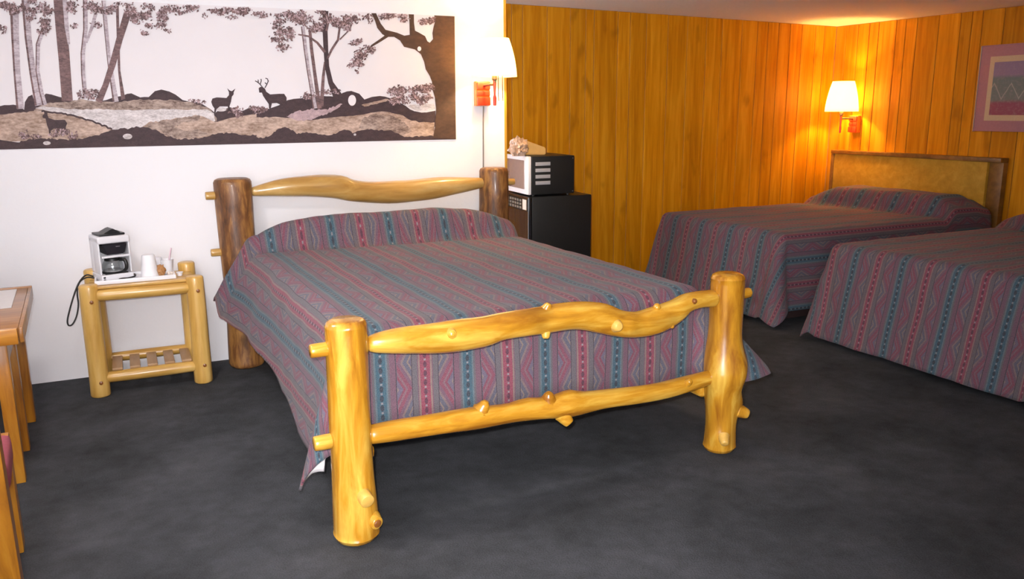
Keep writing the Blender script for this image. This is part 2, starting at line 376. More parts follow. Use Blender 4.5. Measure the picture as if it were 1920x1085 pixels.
def rail(name, rows, v, mat, seed, bumps=(), lab=None):
    o = log(name, [(u, v, z) for u, z, r in rows], [r for u, z, r in rows], mat, bed, seg=24, sub=4, rough=.10, rfreq=5, bumps=bumps, chamfer=.012, seed=seed)
    return tag(o, lab)
r_up = rail('foot_rail', UP, 0, M['log_x'], 5, [(.69, 1.57, .012, .035), (.22, 1.2, .008, .05)], 'wavy upper foot rail')
r_lo = rail('foot_rail', LO, 0, M['log_x'], 6, [(.53, 0, .012, .04), (.4, 0, .012, .03)], 'straighter lower foot rail')
r_hd = rail('head_rail', HD, BL, M['head_x'], 7, [(.36, .6, .012, .05)], 'curved tan head rail')
log('head_rail', [(.08, BL, .70), (.6, BL, .70), (1.1, BL, .70), (1.6, BL, .70)], [.045, .055, .055, .045], M['head_x'], bed, rough=.1, seed=8)
def stub(parent, p, q, r0, r1, mat='log_x', cap=None):
    o = log('knot_stub', [p, tuple((a+b)/2 for a, b in zip(p, q)), q], [r0, (r0+r1)/2, r1], M[mat], parent, seg=14, sub=3, rough=.12, chamfer=.005, seed=random.random()*9)
    return o
stub(r_up, (1.075, -.035, .665), (1.070, -.078, .668), .032, .018, 'end_grain')
stub(r_up, (.775, -.01, .755), (.785, -.02, .782), .024, .012); stub(r_up, (.770, -.02, .675), (.765, -.03, .648), .02, .013)
stub(r_up, (1.30, -.01, .69), (1.292, -.02, .722), .022, .012); stub(r_up, (1.36, -.03, .635), (1.362, -.04, .615), .014, .007)
stub(r_up, (1.47, -.03, .715), (1.468, -.05, .722), .016, .009, 'knot'); stub(r_up, (.37, -.04, .722), (.365, -.07, .728), .026, .012)
stub(r_lo, (.50, -.005, .395), (.515, -.02, .436), .036, .013); stub(r_lo, (.79, -.005, .385), (.785, -.02, .424), .036, .015)
stub(r_lo, (.845, -.01, .325), (.872, -.035, .285), .034, .022); stub(r_lo, (1.46, -.02, .352), (1.465, -.045, .372), .02, .012)
def peg(u, v, z, r, sgn, mat='log_x', parent=bed):
    return log('peg', [(u, v, z), (u+sgn*.03, v, z), (u+sgn*.062, v, z)], [r, r, r*.95], M[mat], parent, seg=14, sub=2, rough=.05, chamfer=.004, seed=u)
peg(-.064, 0, .716, .025, -1); peg(-.07, 0, .385, .027, -1); peg(BW+.066, 0, .712, .024, 1); peg(BW+.078, 0, .357, .022, 1)
peg(-.095, BL, 1.035, .024, -1, 'head_x'); peg(-.092, BL, .704, .023, -1, 'head_x'); peg(BW+.092, BL, 1.03, .022, 1, 'head_x'); peg(BW+.09, BL, .70, .022, 1, 'head_x')
d = log('dowel', [(.012, -.05, .196), (.014, -.085, .190), (.016, -.112, .184)], [.026, .026, .025], M['end_grain'], pfl, seg=18, sub=2, chamfer=.003)
k1 = log('knot_stub', [(.044, -.055, .088), (.050, -.082, .085), (.053, -.094, .084)], [.034, .026, .021], M['log_z'], pfl, seg=18, sub=3, chamfer=.004)
log('knot_stub', [(.052, -.088, .0845), (.0525, -.093, .0842), (.054, -.098, .0838)], [.015, .015, .014], M['knot'], pfl, seg=14, sub=2, chamfer=.002)
stub(pfr, (BW+.05, -.045, .195), (BW+.094, -.072, .175), .034, .021, 'log_z'); stub(pfr, (BW-.03, -.055, .095), (BW-.050, -.092, .068), .028, .017, 'end_grain')
stub(pfr, (BW+.004, -.07, .415), (BW+.004, -.092, .415), .034, .014, 'log_z')
for u in (.05, BW-.05):
    log('side_rail', [(u, .05, .29), (u, .8, .30), (u, 1.6, .295), (u, BL-.06, .29)], [.05, .055, .055, .05], M['log_y'], bed, rough=.08, seed=u+3)

# ------------------------------------------------------------------ draped bedspreads
def smooth(a, b, x):
    t = max(0, min(1, (x-a)/(b-a))); return t*t*(3-2*t)
def interp(tab, x):
    if x <= tab[0][0]: return tab[0][1]
    for (a, p), (b, q) in zip(tab, tab[1:]):
        if x <= b: return p+(q-p)*smooth(a, b, x)
    return tab[-1][1]
def drape(name, W, v0, v1, zt, r, aL, aR, bF, phL, phR, phF, pillow, cornL, cornR, mats, wr=.012, seed=0., tw=.0):
    """cloth over a mattress 0..W by v0..v1. aL/aR/bF: overhang lengths; ph*: outward lean (radians, functions); corn*: (lean of the corner flute, azimuth bias)"""
    nT, nS, nF, nV = 64, 26, 24, 84
    cols = [('L', 1-i/nS) for i in range(nS)] + [('T', i/nT) for i in range(nT+1)] + [('R', (i+1)/nS) for i in range(nS)]
    rows = [('F', 1-i/nF) for i in range(nF)] + [('T', i/nV) for i in range(nV+1)]
    def profile(rho, phi):
        q0 = r*(pi/2-phi)
        if rho < q0: return r*sin(rho/r), r*(1-cos(rho/r))
        o, dn = r*sin(q0/r), r*(1-cos(q0/r)); return o+(rho-q0)*sin(phi), dn+(rho-q0)*cos(phi)
    verts, uvs = [], []
    for rk, rt in rows:
        for ck, ct in cols:
            if ck == 'T': u = r+(W-2*r)*ct; a = 0
            else: u = r if ck == 'L' else W-r; a = None
            if rk == 'T': v = v0+r+(v1-v0-r)*rt; b = 0
            else: v = v0+r; b = bF(u)*rt
            sgn = -1 if ck == 'L' else 1
            if a is None: a = (aL if ck == 'L' else aR)(v)*ct
            aa, bb = a, b
            if a > 0 and b == 0:
                ph = (phL if ck == 'L' else phR)(v)
                ripple = .05*noise.noise(Vector((v*3.2, seed, sgn)))*min(1, a/.25)
                o, dn = profile(a, ph+ripple); p = [u+sgn*o, v, zt-dn]
                p[2] += pillow(u, v)
            elif b > 0 and a == 0:
                ripple = .045*noise.noise(Vector((u*4.2, seed+4, 2)))*min(1, b/.25)
                o, dn = profile(b, phF(u)+ripple); p = [u, v-o, zt-dn]
            elif a > 0 and b > 0:
                rho = math.hypot(a, b); th = math.atan2(b, a)/(pi/2)
                lean, bias, lim, back = cornL if ck == 'L' else cornR
                k_ = min(1, sin(pi*th)*1.6); rho += (lim*math.tanh((rho/lim)**3)**(1/3)-rho)*k_; aa, bb = rho*cos(th*pi/2), rho*sin(th*pi/2)
                ps = (phL if ck == 'L' else phR)(v); pf = phF(u)
                ph = ps*(1-th)+pf*th + lean*sin(pi*th)**1.3
                az = (pi/2)*th**bias - back*sin(pi*th)
                o, dn = profile(rho, min(ph, 1.3)); p = [u+sgn*o*cos(az), v-o*sin(az), zt-dn]
            else:
                p = [u, v, zt+pillow(u, v)]
            n1 = noise.noise(Vector((p[0]*5, p[1]*5, p[2]*5+seed)))*wr + noise.noise(Vector((p[0]*14, p[1]*14, p[2]*14+seed)))*wr*.35
            p[2] += n1*(.6 if (a == 0 and b == 0) else .2)
            if b > 0: p[1] += n1*.7
            if a > 0: p[0] += n1*.7
            p[2] = max(p[2], .014)
            verts.append(p); uvs.append((u+sgn*aa if ck != 'T' else u, (v-bb)))
    nc = len(cols); nr = len(rows)
    faces = [(j*nc+i, j*nc+i+1, (j+1)*nc+i+1, (j+1)*nc+i) for j in range(nr-1) for i in range(nc-1)]
    me = bpy.data.meshes.new(name); me.from_pydata(verts, [], faces)
    ul = me.uv_layers.new(name='UVMap')
    for lp in me.loops: ul.data[lp.index].uv = uvs[lp.vertex_index]
    for p in me.polygons: p.use_smooth = True
    o = link(name, me, None, mats)
    s = o.modifiers.new('thickness', 'SOLIDIFY'); s.thickness = .009; s.offset = -1; s.material_offset = 1; s.material_offset_rim = 0
    return o
def pil1(u, v):
    vc = 2.06-.15*(u/BW)                      # the crease in front of the pillows
    f = smooth(vc-.015, vc+.10, v)
    e = 1-abs((u-BW/2)/(BW/2+.03))**5
    g = 1-.55*smooth(2.12, 2.24, v)
    return .175*f*max(0, e)*g - .012*math.exp(-((v-vc+.02)/.05)**2)
sp1 = drape('bedspread', BW, .105, 2.215, .735, .085,
            lambda v: interp([(.15, .60), (.6, .60), (.9, .52), (1.2, .46), (1.7, .44), (2.2, .44)], v),
            lambda v: .46, lambda u: interp([(0, .465), (.5, .48), (1.0, .485), (1.68, .50)], u),
            lambda v: interp([(.2, .12), (1.0, .14), (1.6, .30), (2.2, .58)], v), lambda v: .38, lambda u: .02, pil1,
            (.24, 3.0, .69, .0), (.55, 1.7, .62, 0), [M['spread'], M['lining']], seed=1.3)
sp1.location = BO; sp1.rotation_euler = (0, 0, BR)
tag(sp1, 'mauve, teal and rose striped bedspread draped over the log bed', 'bedspread')

def alcove_bed(y_far, width, lab_s, lab_b, foot_x, head_x, pill, seed, aL, aR):
    zt = .65
    L = head_x-foot_x
    s = drape('bedspread', width, 0, L, zt, .07, lambda v: aL, lambda v: aR, lambda u: .66,
              lambda v: .05, lambda v: .10, lambda u: .20, pill, (.14, 1.1, .72, 0), (.22, 1.1, .72, 0), [M['spread_alcove'], M['lining']], seed=seed)
    s.location = (foot_x, y_far, 0); s.rotation_euler = (0, 0, -pi/2)
    tag(s, lab_s, 'bedspread', 'bedspreads in the panelled alcove')
    b = thing('motel_bed', lab_b, 'bed', (foot_x, y_far, 0), -pi/2, 'low beds in the panelled alcove')
    box('bed_base', .06, width-.06, .08, L-.01, .0, .30, M['dark_base'], b, .02)
    box('mattress', .03, width-.03, .04, L-.01, .302, .620, M['lining'], b, .06, 3)
def pil2(L, W, u_lo, u_hi, seed):
    def f(u, v):
        t = (u-u_lo)/(u_hi-u_lo)
        if t <= 0 or t >= 1: return 0
        ends = min(1, t/.22)**.8*min(1, (1-t)/.12)**.6
        vc = L-.64+.12*t
        return .16*ends*smooth(vc-.03, vc+.12, v)*(1-.35*smooth(L-.2, L, v)) - .01*math.exp(-((v-vc)/.04)**2)
    return f
HX = 6.345
alcove_bed(5.77, 1.45, 'shadowed striped bedspread on the alcove bed under the tan headboard', 'low alcove bed under the tan headboard, beside the panelled back wall', 4.10, HX, pil2(HX-4.10, 1.45, -.03, 1.44, 1), 5.1, .45, .60)
alcove_bed(3.89, 1.50, 'striped bedspread on the nearer alcove bed cut off by the right edge', 'nearer low alcove bed with a dark base below the hem, at right edge', 4.10, HX, pil2(HX-4.10, 1.50, -.03, 1.52, 2), 8.7, .59, .59)
# wall headboard
hb = thing('headboard', 'tan wooden headboard panel with darker edge below the alcove lamp', 'headboard', (RX-.002, 6.06, 0), -pi/2)
def hbb(n, a, b, z0, z1, d, m): box(n, a, b, -d, -.001, z0, z1, m, hb, .004)
hbb('panel', .035, 1.64, .30, 1.066, .085, M['hb_panel']); hbb('top_rail', 0, 1.76, 1.067, 1.102, .10, M['hb_frame'])
hbb('side_rail', 0, .034, .0, 1.066, .095, M['hb_frame']); hbb('side_rail', 1.641, 1.76, .0, 1.066, .06, M['hb_frame'])

# ------------------------------------------------------------------ framed print on the right wall
fr = thing('framed_picture', 'framed pastel print with mauve border on the panelled right wall', 'picture', (RX-.001, 4.625, 1.31), -pi/2)
FWd, FHt = .95, .675
bd = .085
box('frame', 0, FWd, -.022, -.001, 0, FHt, M['mauve'], fr, .003)
box('metal_edge', -.007, 0, -.026, -.001, -.003, FHt+.003, M['steel'], fr); box('metal_edge', 0, FWd, -.026, -.001, FHt, FHt+.005, M['mauve'], fr)
mt = box('mat_border', bd, FWd-bd, -.0245, -.022, bd, FHt-bd, M['cream_mat'], fr)
def print_mat():
    t = NT('pastel_print'); v = t.coord(); s = t.n('ShaderNodeSeparateXYZ'); t.l.new(v, s.inputs[0])
    n1 = t.noise(v, 9, 4, .6, .8); n2 = t.noise(v, 40, 3, .7)
    h = t.math('ADD', s.outputs[2], t.math('MULTIPLY', t.math('SUBTRACT', n1, .5), .03))
    c = t.ramp(t.math('DIVIDE', h, FHt), [(0, (.30, .06, .10)), (.33, (.27, .07, .12)), (.37, (.17, .20, .19)), (.62, (.15, .20, .20)), (.66, (.28, .20, .32)), (1, (.26, .18, .28))])
    # mountain ridges in the middle band
    rid = t.math('ABSOLUTE', t.math('SUBTRACT', t.math('FRACT', t.math('MULTIPLY', s.outputs[0], 7.)), .5))
    e = t.math('ABSOLUTE', t.math('SUBTRACT', t.math('DIVIDE', h, FHt), t.math('ADD', .38, t.math('MULTIPLY', rid, .36))))
    c = t.mix(t.math('MULTIPLY', t.math('LESS_THAN', e, .012), .7), c, (.42, .40, .38))
    c = t.mix(t.math('MULTIPLY', t.ramp(n2, [(.5, (0, 0, 0)), (.7, (1, 1, 1))]), .35), c, (.42, .32, .34))
    return t.set(col=c, rough=.5)
M['print'] = print_mat()
box('print', bd+.04, FWd-bd-.04, -.0262, -.0245, bd+.045, FHt-bd-.045, M['print'], fr)

# ------------------------------------------------------------------ wall lamps
def wall_lamp(label, loc, rz, shade_off, r0, r1, h, zs, energy, color):
    """loc: on the wall behind the bracket; local -y points into the room"""
    t = thing('wall_lamp', label, 'lamp', loc, rz, 'wall lamps with cone shades')
    b = box('bracket', -.05, .05, -.045, -.001, 0, .16, M['orange'], t, .006)
    for z0, z1, d in ((.004, .058, .062), (.066, .098, .056), (.108, .156, .060)): box('band', -.047, .047, -d, -.0455, z0, z1, M['red'], b, .005)
    sx, sy = shade_off
    cable('arm', [(0, -.05, .13), (sx*.5, sy*.75, .135), (sx, sy, .14), (sx, sy, .20)], .008, M['chain'], t)
    prof = []
    for i in range(9):
        k = i/8; prof.append((r0+(r1-r0)*k-.010*(1-(2*k-1)**2)*-1, zs+h*k))
    bm = lathe_bm(prof, 40, (sx, sy, 0), cap=False)
    sh = bm_obj('lamp_shade', bm, M['shade'], t, 'all'); m = sh.modifiers.new('thickness', 'SOLIDIFY'); m.thickness = .002
    lathe = lathe_bm([(.012, .17), (.016, .18), (.016, .235), (.02, .24), (.028, .27), (.02, .30), (.006, .31)], 16, (sx, sy, 0))
    bm_obj('socket', lathe_bm([(.012, .16), (.017, .165), (.017, .215), (.013, .22)], 16, (sx, sy, 0)), M['chain'], t, True)
    lathe.free()
    sw = lathe_bm([(.004, -.02), (.010, -.018), (.012, .03), (.007, .05), (.010, .12), (.010, .165)], 12, (sx+.0, sy, .02))
    bm_obj('stem', sw, M['red'], t, True)
    l = light('lamp_bulb', 'POINT', (sx, sy, zs+h*.5), energy, color, .03); l.parent = t
    return t
lamp1 = wall_lamp('lit lamp with bright cone shade on the white wall above the log bed', (2.212, WY-.001, 1.533), 0, (.012, -.205), .145, .095, .238, .182, 25, (1, .70, .34))
cable('power_cord', [(.015, -.012, -.001), (.014, -.006, -.12), (.012, -.006, -.30), (.008, -.006, -.55), (.005, -.006, -.9)], .0045, M['beige_cord'], lamp1)
for dx in (-.014, .016): cable('pull_chain', [(.05+dx, -.21, .19), (.05+dx, -.21, .10), (.052+dx, -.21, .03)], .003, M['chain'], lamp1)
lamp2 = wall_lamp('lit lamp with cone shade on the panelled wall in the alcove corner', (RX-.001, 5.862, 1.272), -pi/2, (-.015, -.195), .152, .098, .28, .200, 36, (1, .54, .13))

# unseen ceiling lamp added to brighten the main room more than the alcove
cl = thing('fill_lamp', 'unseen round ceiling lamp added as fill light left of the log bed', 'lamp', (-.35, 2.9, ceil_z(-.35, 2.9)-.001))
bm_obj('fill_canopy', lathe_bm([(.10, -.03), (.15, -.025), (.155, -.002), (.15, 0)], 32), M['white_plastic'], cl, True)
dm = bm_obj('fill_diffuser', lathe_bm([(.135, -.031), (.125, -.07), (.085, -.10), (.03, -.112), (.004, -.113)], 32, cap=False), M['shade'], cl, 'all')
l = light('fill_bulb', 'POINT', (0, 0, -.19), 56, (1, .95, .93), .10); l.parent = cl

# ------------------------------------------------------------------ black appliances behind the white wall
def appliance():
    f = thing('mini_fridge', 'black compact fridge with keypad and cream label standing behind the log bed', 'fridge', (2.690, 5.36, 0), RAD(-4))
    box('cabinet', .0, .485, 0, .50, .02, .882, M['black'], f, .008)
    door = box('door', -.030, -.002, 0, .50, .02, .882, M['black_gloss'], f, .01, 3)
    box('control_panel', -.034, -.0305, .01, .49, .775, .868, M['black'], door)
    box('label_plate', -.038, -.0345, .025, .095, .785, .860, M['label'], door)
    for i in range(3):
        for j in range(6): box('button', -.038, -.0345, .125+j*.05, .155+j*.05, .787+i*.026, .803+i*.026, M['button'], door)
    for x in (.04, .44):
        for yy in (.04, .46): bm_obj('foot', lathe_bm([(.018, 0), (.02, .02)], 12, (x, yy, 0)), M['black'], f)
    m = thing('microwave', 'small black microwave with four vent slots on top of the compact fridge', 'microwave', (2.692, 5.37, .884), RAD(-4))
    box('cabinet', 0, .345, 0, .46, .012, .292, M['black'], m, .008)
    dr = box('door', -.028, -.002, 0, .46, .012, .292, M['white_plastic'], m, .008)
    box('window', -.033, -.0285, .07, .43, .05, .26, M['door_reflection'], dr, .004)
    for k in range(4):
        z0 = .235-k*.046
        box('vent_slot', .03, .148, -.0035, .001, z0-.012, z0+.014, M['vent'], m, .001)
    for z0 in (.03, .272): bm_obj('screw', lathe_bm([(.004, 0), (.004, .004)], 10), M['steel'], m).matrix_local = Matrix.Translation((.33, -.0002, z0)) @ Matrix.Rotation(pi/2, 4, 'X')
    for x in (.03, .31):
        for yy in (.04, .42): bm_obj('foot', lathe_bm([(.012, 0), (.012, .012)], 10, (x, yy, 0)), M['black'], m)
    bm = bmesh.new()
    prism = [(0, 0), (.20, 0), (.20, .052), (.02, .118), (0, .11)]
    prism_bm(prism, 0, .15, bm, tri=False)
    bmesh.ops.bevel(bm, geom=list(bm.edges), offset=.006, segments=2, affect='EDGES')
    o = bm_obj('carton', bm, M['tan_card'], None, True); o.location = (2.685, 5.55, 1.177); o.rotation_euler = (0, 0, RAD(-12))
    tag(o, 'slanted tan carton lying on top of the black microwave', 'box')
    bm = bmesh.new(); bmesh.ops.create_icosphere(bm, subdivisions=4, radius=1)
    for v in bm.verts:
        n = noise.noise(v.co*2.3+Vector((3, 1, 5)))*.35 + noise.noise(v.co*5.5)*.22
        c = v.co*(1+n); v.co = (c.x*.068, c.y*.06, max(c.z*.072, -.062)+.062)
    o = bm_obj('crumpled_bag', bm, M['crinkle'], None, 25); o.location = (2.620, 5.44, 1.178)
    tag(o, 'crumpled shiny wrapper beside the tan carton on the microwave', 'wrapper')
appliance()

# ------------------------------------------------------------------ log side table with the coffee things
tb = thing('log_side_table', 'small pale pine log table with slatted shelf beside the log bed', 'table', (-.228, 4.785, 0), 0)
TW, TD = .528, .27
for x, yy, h in ((0, 0, .618), (TW, 0, .618), (.02, TD, .655), (TW-.02, TD, .655)):
    log('leg', [(x, yy, 0), (x, yy, h*.33), (x, yy, h*.66), (x, yy, h)], [.050, .049, .048, .047], M['pine_z'], tb, seg=22, rough=.05, chamfer=.01, seed=x+yy)
for yy, z, r in ((0, .556, .034), (0, .10, .032), (TD, .556, .03), (TD, .135, .028)):
    log('rail', [(.035, yy, z), (TW*.35, yy, z), (TW*.7, yy, z), (TW-.035, yy, z)], [r*.92, r, r, r*.92], M['pine_x'], tb, seg=18, rough=.05, chamfer=.006, seed=z*9+yy)
for x in (0, TW):
    for z in (.556, .11):
        log('end_rail', [(x, .03, z), (x, TD*.5, z), (x, TD-.03, z)], [.026, .028, .026], M['pine_y'], tb, seg=16, rough=.05, chamfer=.005, seed=x+z)
for i in range(5):
    x = .095+i*.0885; box('shelf_slat', x-.026, x+.026, -.005, TD+.005, .132, .146, M['pine_y'], tb, .003)
for k in range(4): box('top_board', .002+.0, TW-.002, -.012+k*.073, -.012+k*.073+.071, .590, .606, M['pine_x'], tb, .003)
for x, yy, z in ((0, -.047, .53), (TW, -.047, .54), (0, -.048, .085), (TW, -.047, .11)):
    bm_obj('bolt', lathe_bm([(.010, 0), (.010, .006), (.006, .008)], 10), M['knot'], tb, True).matrix_local = Matrix.Translation((x+.01, yy+.002, z)) @ Matrix.Rotation(pi/2, 4, 'X')
TZ = .606
tray_bm = box_bm(-.205, .185, -.092, .10, TZ+.0005, TZ+.008, .004)
for (a, b, c, d) in ((-.205, .185, -.099, -.088), (-.205, .185, .096, .107), (-.212, -.201, -.099, .107), (.181, .192, -.099, .107)): box_bm(a, b, c, d, TZ+.001, TZ+.024, .004, 2, tray_bm)
tray = bm_obj('serving_tray', tray_bm, M['white_plastic'], None, True); tray.location = (.014, 4.90, 0); tray.rotation_euler = (0, 0, RAD(1))
tag(tray, 'low white plastic tray on the log side table', 'tray')
def coffee():
    z = TZ+.0085
    c = thing('coffee_maker', 'white drip coffee maker with black filter basket on the side table', 'coffee maker', (-.105, 4.925, z), RAD(17))
    box('base', -.082, .082, -.088, .085, 0, .038, M['white_plastic'], c, .008, 3)
    box('hot_plate', -.058, .058, -.078, .02, .0385, .043, M['black'], c, .001)
    box('column', -.082, .082, .028, .085, .0385, .235, M['white_plastic'], c, .01, 3)
    for s in (-1, 1): box('side_cheek', s*.077-.005, s*.077+.005, -.070, .03, .0385, .236, M['white_plastic'], c, .006)
    hd = box('head', -.082, .082, -.082, .085, .205, .244, M['white_plastic'], c, .010, 3)
    bm = bmesh.new(); prism_bm([(-.066, .203), (-.048, .145), (.048, .145), (.066, .203)], -.080, .02, bm, tri=False); bmesh.ops.bevel(bm, geom=list(bm.edges), offset=.006, segments=2, affect='EDGES')
    bs = bm_obj('filter_basket', bm, M['black_gloss'], c, True)
    box('badge', .006, .026, -.083, -.0795, .185, .189, M['steel'], bs)
    bm = box_bm(-.066, .066, -.06, .075, .244, .256, .005); 
    lid = bm_obj('lid', bm, M['black'], c, True)
    bm = bmesh.new(); prism_bm([(-.04, .256), (.05, .256), (.035, .264), (.012, .279), (.0, .276), (-.02, .266)], -.045, .05, bm); bm_obj('lid_flap', bm, M['black'], lid)
    box('band', -.070, .070, -.0815, -.0715, .128, .140, M['white_plastic'], c, .003)
    cf = bm_obj('carafe', lathe_bm([(.030, .0435), (.050, .046), (.054, .060), (.053, .085), (.044, .103), (.036, .112), (.036, .118)], 32, (-.004, -.026, 0), cap=False), M['glass'], c, 'all')
    cf.modifiers.new('thickness', 'SOLIDIFY').thickness = .0018
    bm_obj('carafe_lid', lathe_bm([(.037, .1185), (.040, .121), (.038, .126), (.012, .127)], 28, (-.004, -.026, 0)), M['black'], cf, True)
    bm_obj('collar', lathe_bm([(.0385, .106), (.041, .108), (.0385, .1175)], 28, (-.004, -.026, 0), cap=False), M['black'], cf, True)
    log('handle', [(.026, -.058, .112), (.040, -.085, .112), (.046, -.094, .09), (.044, -.092, .065), (.036, -.082, .052)], [.010, .010, .010, .009, .008], M['black'], cf, seg=12, chamfer=.002)
    bm_obj('coffee_level', lathe_bm([(.028, .0465), (.049, .048), (.0505, .056), (.012, .0562)], 28, (-.004, -.026, 0)), plain('pale_water', (.45, .44, .44), .1), cf, True)
    for zz in (.013, .026): box('switch', -.075, -.064, -.0905, -.0875, zz-.004, zz+.004, M['black'], c)
    Wm = Matrix.Translation((-.105, 4.925, z)) @ Matrix.Rotation(RAD(17), 4, 'Z'); Wi = Wm.inverted()
    pts = [(-.17, 5.01, .63), (-.20, 4.98, .625), (-.236, 4.93, .645), (-.27, 4.88, .62), (-.300, 4.87, .56), (-.330, 4.865, .48), (-.348, 4.86, .42), (-.345, 4.86, .392), (-.325, 4.86, .398), (-.302, 4.865, .44), (-.288, 4.87, .50), (-.287, 4.875, .56), (-.272, 4.885, .615), (-.235, 4.91, .635), (-.20, 4.93, .625)]
    cable('power_cord', [Wi @ Vector(p) for p in pts], .0042, M['cord'], c)
    cable('power_cord', [(.08, .06, .012), (.098, .03, .004), (.100, -.04, .016), (.086, -.082, .013), (.05, -.094, .010), (.016, -.096, .012), (.0, -.099, .009), (-.002, -.106, -.004)], .0046, M['cord'], c)
    box('plug', -.018, .016, -.118, -.100, -.012, .010, M['cord'], c, .004)
coffee()
ZT = TZ+.0088
def cup(lab, x, y, r0, r1, h, name='foam_cup', mat='foam'):
    bm = bmesh.new()
    prof = [(r0, 0), (r0+.002, .003), (r0, .007)] + [(r0+(r1-r0)*k, .007+(h-.012)*k) for k in (.33, .66, 1)] + [(r1-.004, h), (r1-.014, h)]
    o = bm_obj(name, lathe_bm(prof, 28, bm=bm), M[mat], None, True); o.location = (x, y, ZT); return tag(o, lab, 'cup')
cup('upturned white foam cup on the tray right of the coffee maker', .078, 4.868, .046, .034, .128)
cup('pale plastic cup standing behind the upturned foam cup', .118, 4.965, .036, .032, .095, 'plastic_cup', 'white_plastic')
def open_cup(lab, x, y):
    o = bm_obj('sugar_cup', lathe_bm([(.024, 0), (.027, .002), (.036, .078), (.037, .080), (.0345, .080), (.026, .006), (.004, .005)], 28), M['foam'], None, True)
    o.location = (x, y, ZT); tag(o, lab, 'cup')
open_cup('open white cup holding a stir stick on the tray', .172, 4.945)
st = cable('stir_stick', [(.0, 0, 0), (.012, .004, .06), (.030, .008, .135)], .0042, plain('pale_pink_stick', (.75, .55, .62), .4), None)
st.location = (.172, 4.945, ZT+.008); tag(st, 'pale pink stir stick leaning out of the white cup', 'stir stick')
def crumple(name, lab, cat, mat, x, y, sx, sy, sz, seed, zb=None):
    bm = bmesh.new(); bmesh.ops.create_icosphere(bm, subdivisions=3, radius=1)
    for v in bm.verts:
        n = noise.noise(v.co*1.8+Vector((seed, 2, 1)))*.6+noise.noise(v.co*4+Vector((seed, 0, 0)))*.35
        c = v.co*(1+n); v.co = (c.x*sx, c.y*sy, max(c.z*sz, -.8*sz)+.8*sz)
    o = bm_obj(name, bm, M[mat], None, 20); o.location = (x, y, zb if zb else ZT); return tag(o, lab, cat)
crumple('coffee_packet', 'crumpled brown coffee packet beside the foam cup', 'packet', 'brown_packet', .132, 4.868, .030, .02, .036, 4)
crumple('sugar_packet', 'small crumpled beige packet at the right end of the tray', 'packet', 'label', .182, 4.866, .016, .018, .014, 7)
pk = bm_obj('creamer_pot', lathe_bm([(.012, 0), (.016, .018), (.019, .019), (.019, .021), (.01, .0212)], 20), M['foam'], None, True); pk.location = (.232, 4.885, TZ+.001)
tag(pk, 'tiny white creamer pot on the table right of the tray', 'creamer')

# ------------------------------------------------------------------ oak table and chair at the left edge
ot = thing('oak_table', 'orange oak table with a white sheet on top at the left edge', 'table', (-.44, 3.70, 0), RAD(2.5))
zt = .67
box('table_top', -1.18, 0, 0, .865, zt-.045, zt, M['oak_x'], ot, .006)
box('edge_band', -1.18, -.004, -.018, -.0005, zt-.066, zt-.001, M['oak_edge'], ot, .004); box('edge_band', .0005, .016, -.018, .865, zt-.060, zt+.002, M['oak_x'], ot, .004)
box('edge_band', -1.18, .016, .8655, .885, zt-.05, zt+.006, M['oak_x'], ot, .004)
for x, yy in ((-.055, .03), (-.055, .40), (-.045, .80), (-1.08, .03), (-1.08, .80)):
    box('leg', x-.045, x+.005, yy, yy+.06, 0, zt-.0455, M['oak_z'], ot, .005)
box('apron', -1.03, -.102, .035, .055, zt-.16, zt-.0455, M['oak_edge'], ot, .003); box('apron', -.072, -.055, .092, .395, zt-.16, zt-.0455, M['oak_x'], ot, .003); box('apron', -.072, -.055, .465, .79, zt-.16, zt-.0455, M['oak_x'], ot, .003)
pp = box('paper_sheet', -1.0, -.045, .40, .835, zt+.0005, zt+.003, M['paper'], None); pp.location = (-.44, 3.70, 0); pp.rotation_euler = (0, 0, RAD(2.5))
tag(pp, 'white paper sheet lying on the oak table at the left edge', 'paper')
ch = thing('oak_chair', 'orange oak chair with a rose cushion in front of the oak table', 'chair', (-.683, 2.93, 0), RAD(4))
def cleg(x, y, h, lean=0): 
    M_ = Matrix.Identity(4)
    bm = box_bm(x-.034, x+.026, y-.045, y+.045, 0, h, .006, 2)
    for v in bm.verts: v.co.y -= lean*v.co.z
    bm_obj('leg', bm, M['oak_z'], ch, True)
cleg(.225, .185, .42); cleg(-.225, .185, .42); cleg(.235, -.20, .95, .10); cleg(-.235, -.20, .95, .10)
box('seat_rail', .205, .235, -.19, .14, .27, .350, M['oak_edge'], ch, .006); box('seat_rail', -.235, -.205, -.19, .14, .27, .350, M['oak_edge'], ch, .006)
box('seat_rail', -.20, .20, .17, .20, .27, .350, M['oak_edge'], ch, .006)
box('seat_cushion', -.225, .262, -.16, .135, .352, .45, M['pink_cushion'], ch, .03, 4)
for z0 in (.62, .74, .86): box('back_slat', -.21, .21, -.30, -.275, z0, z0+.06, M['oak_edge'], ch, .005)

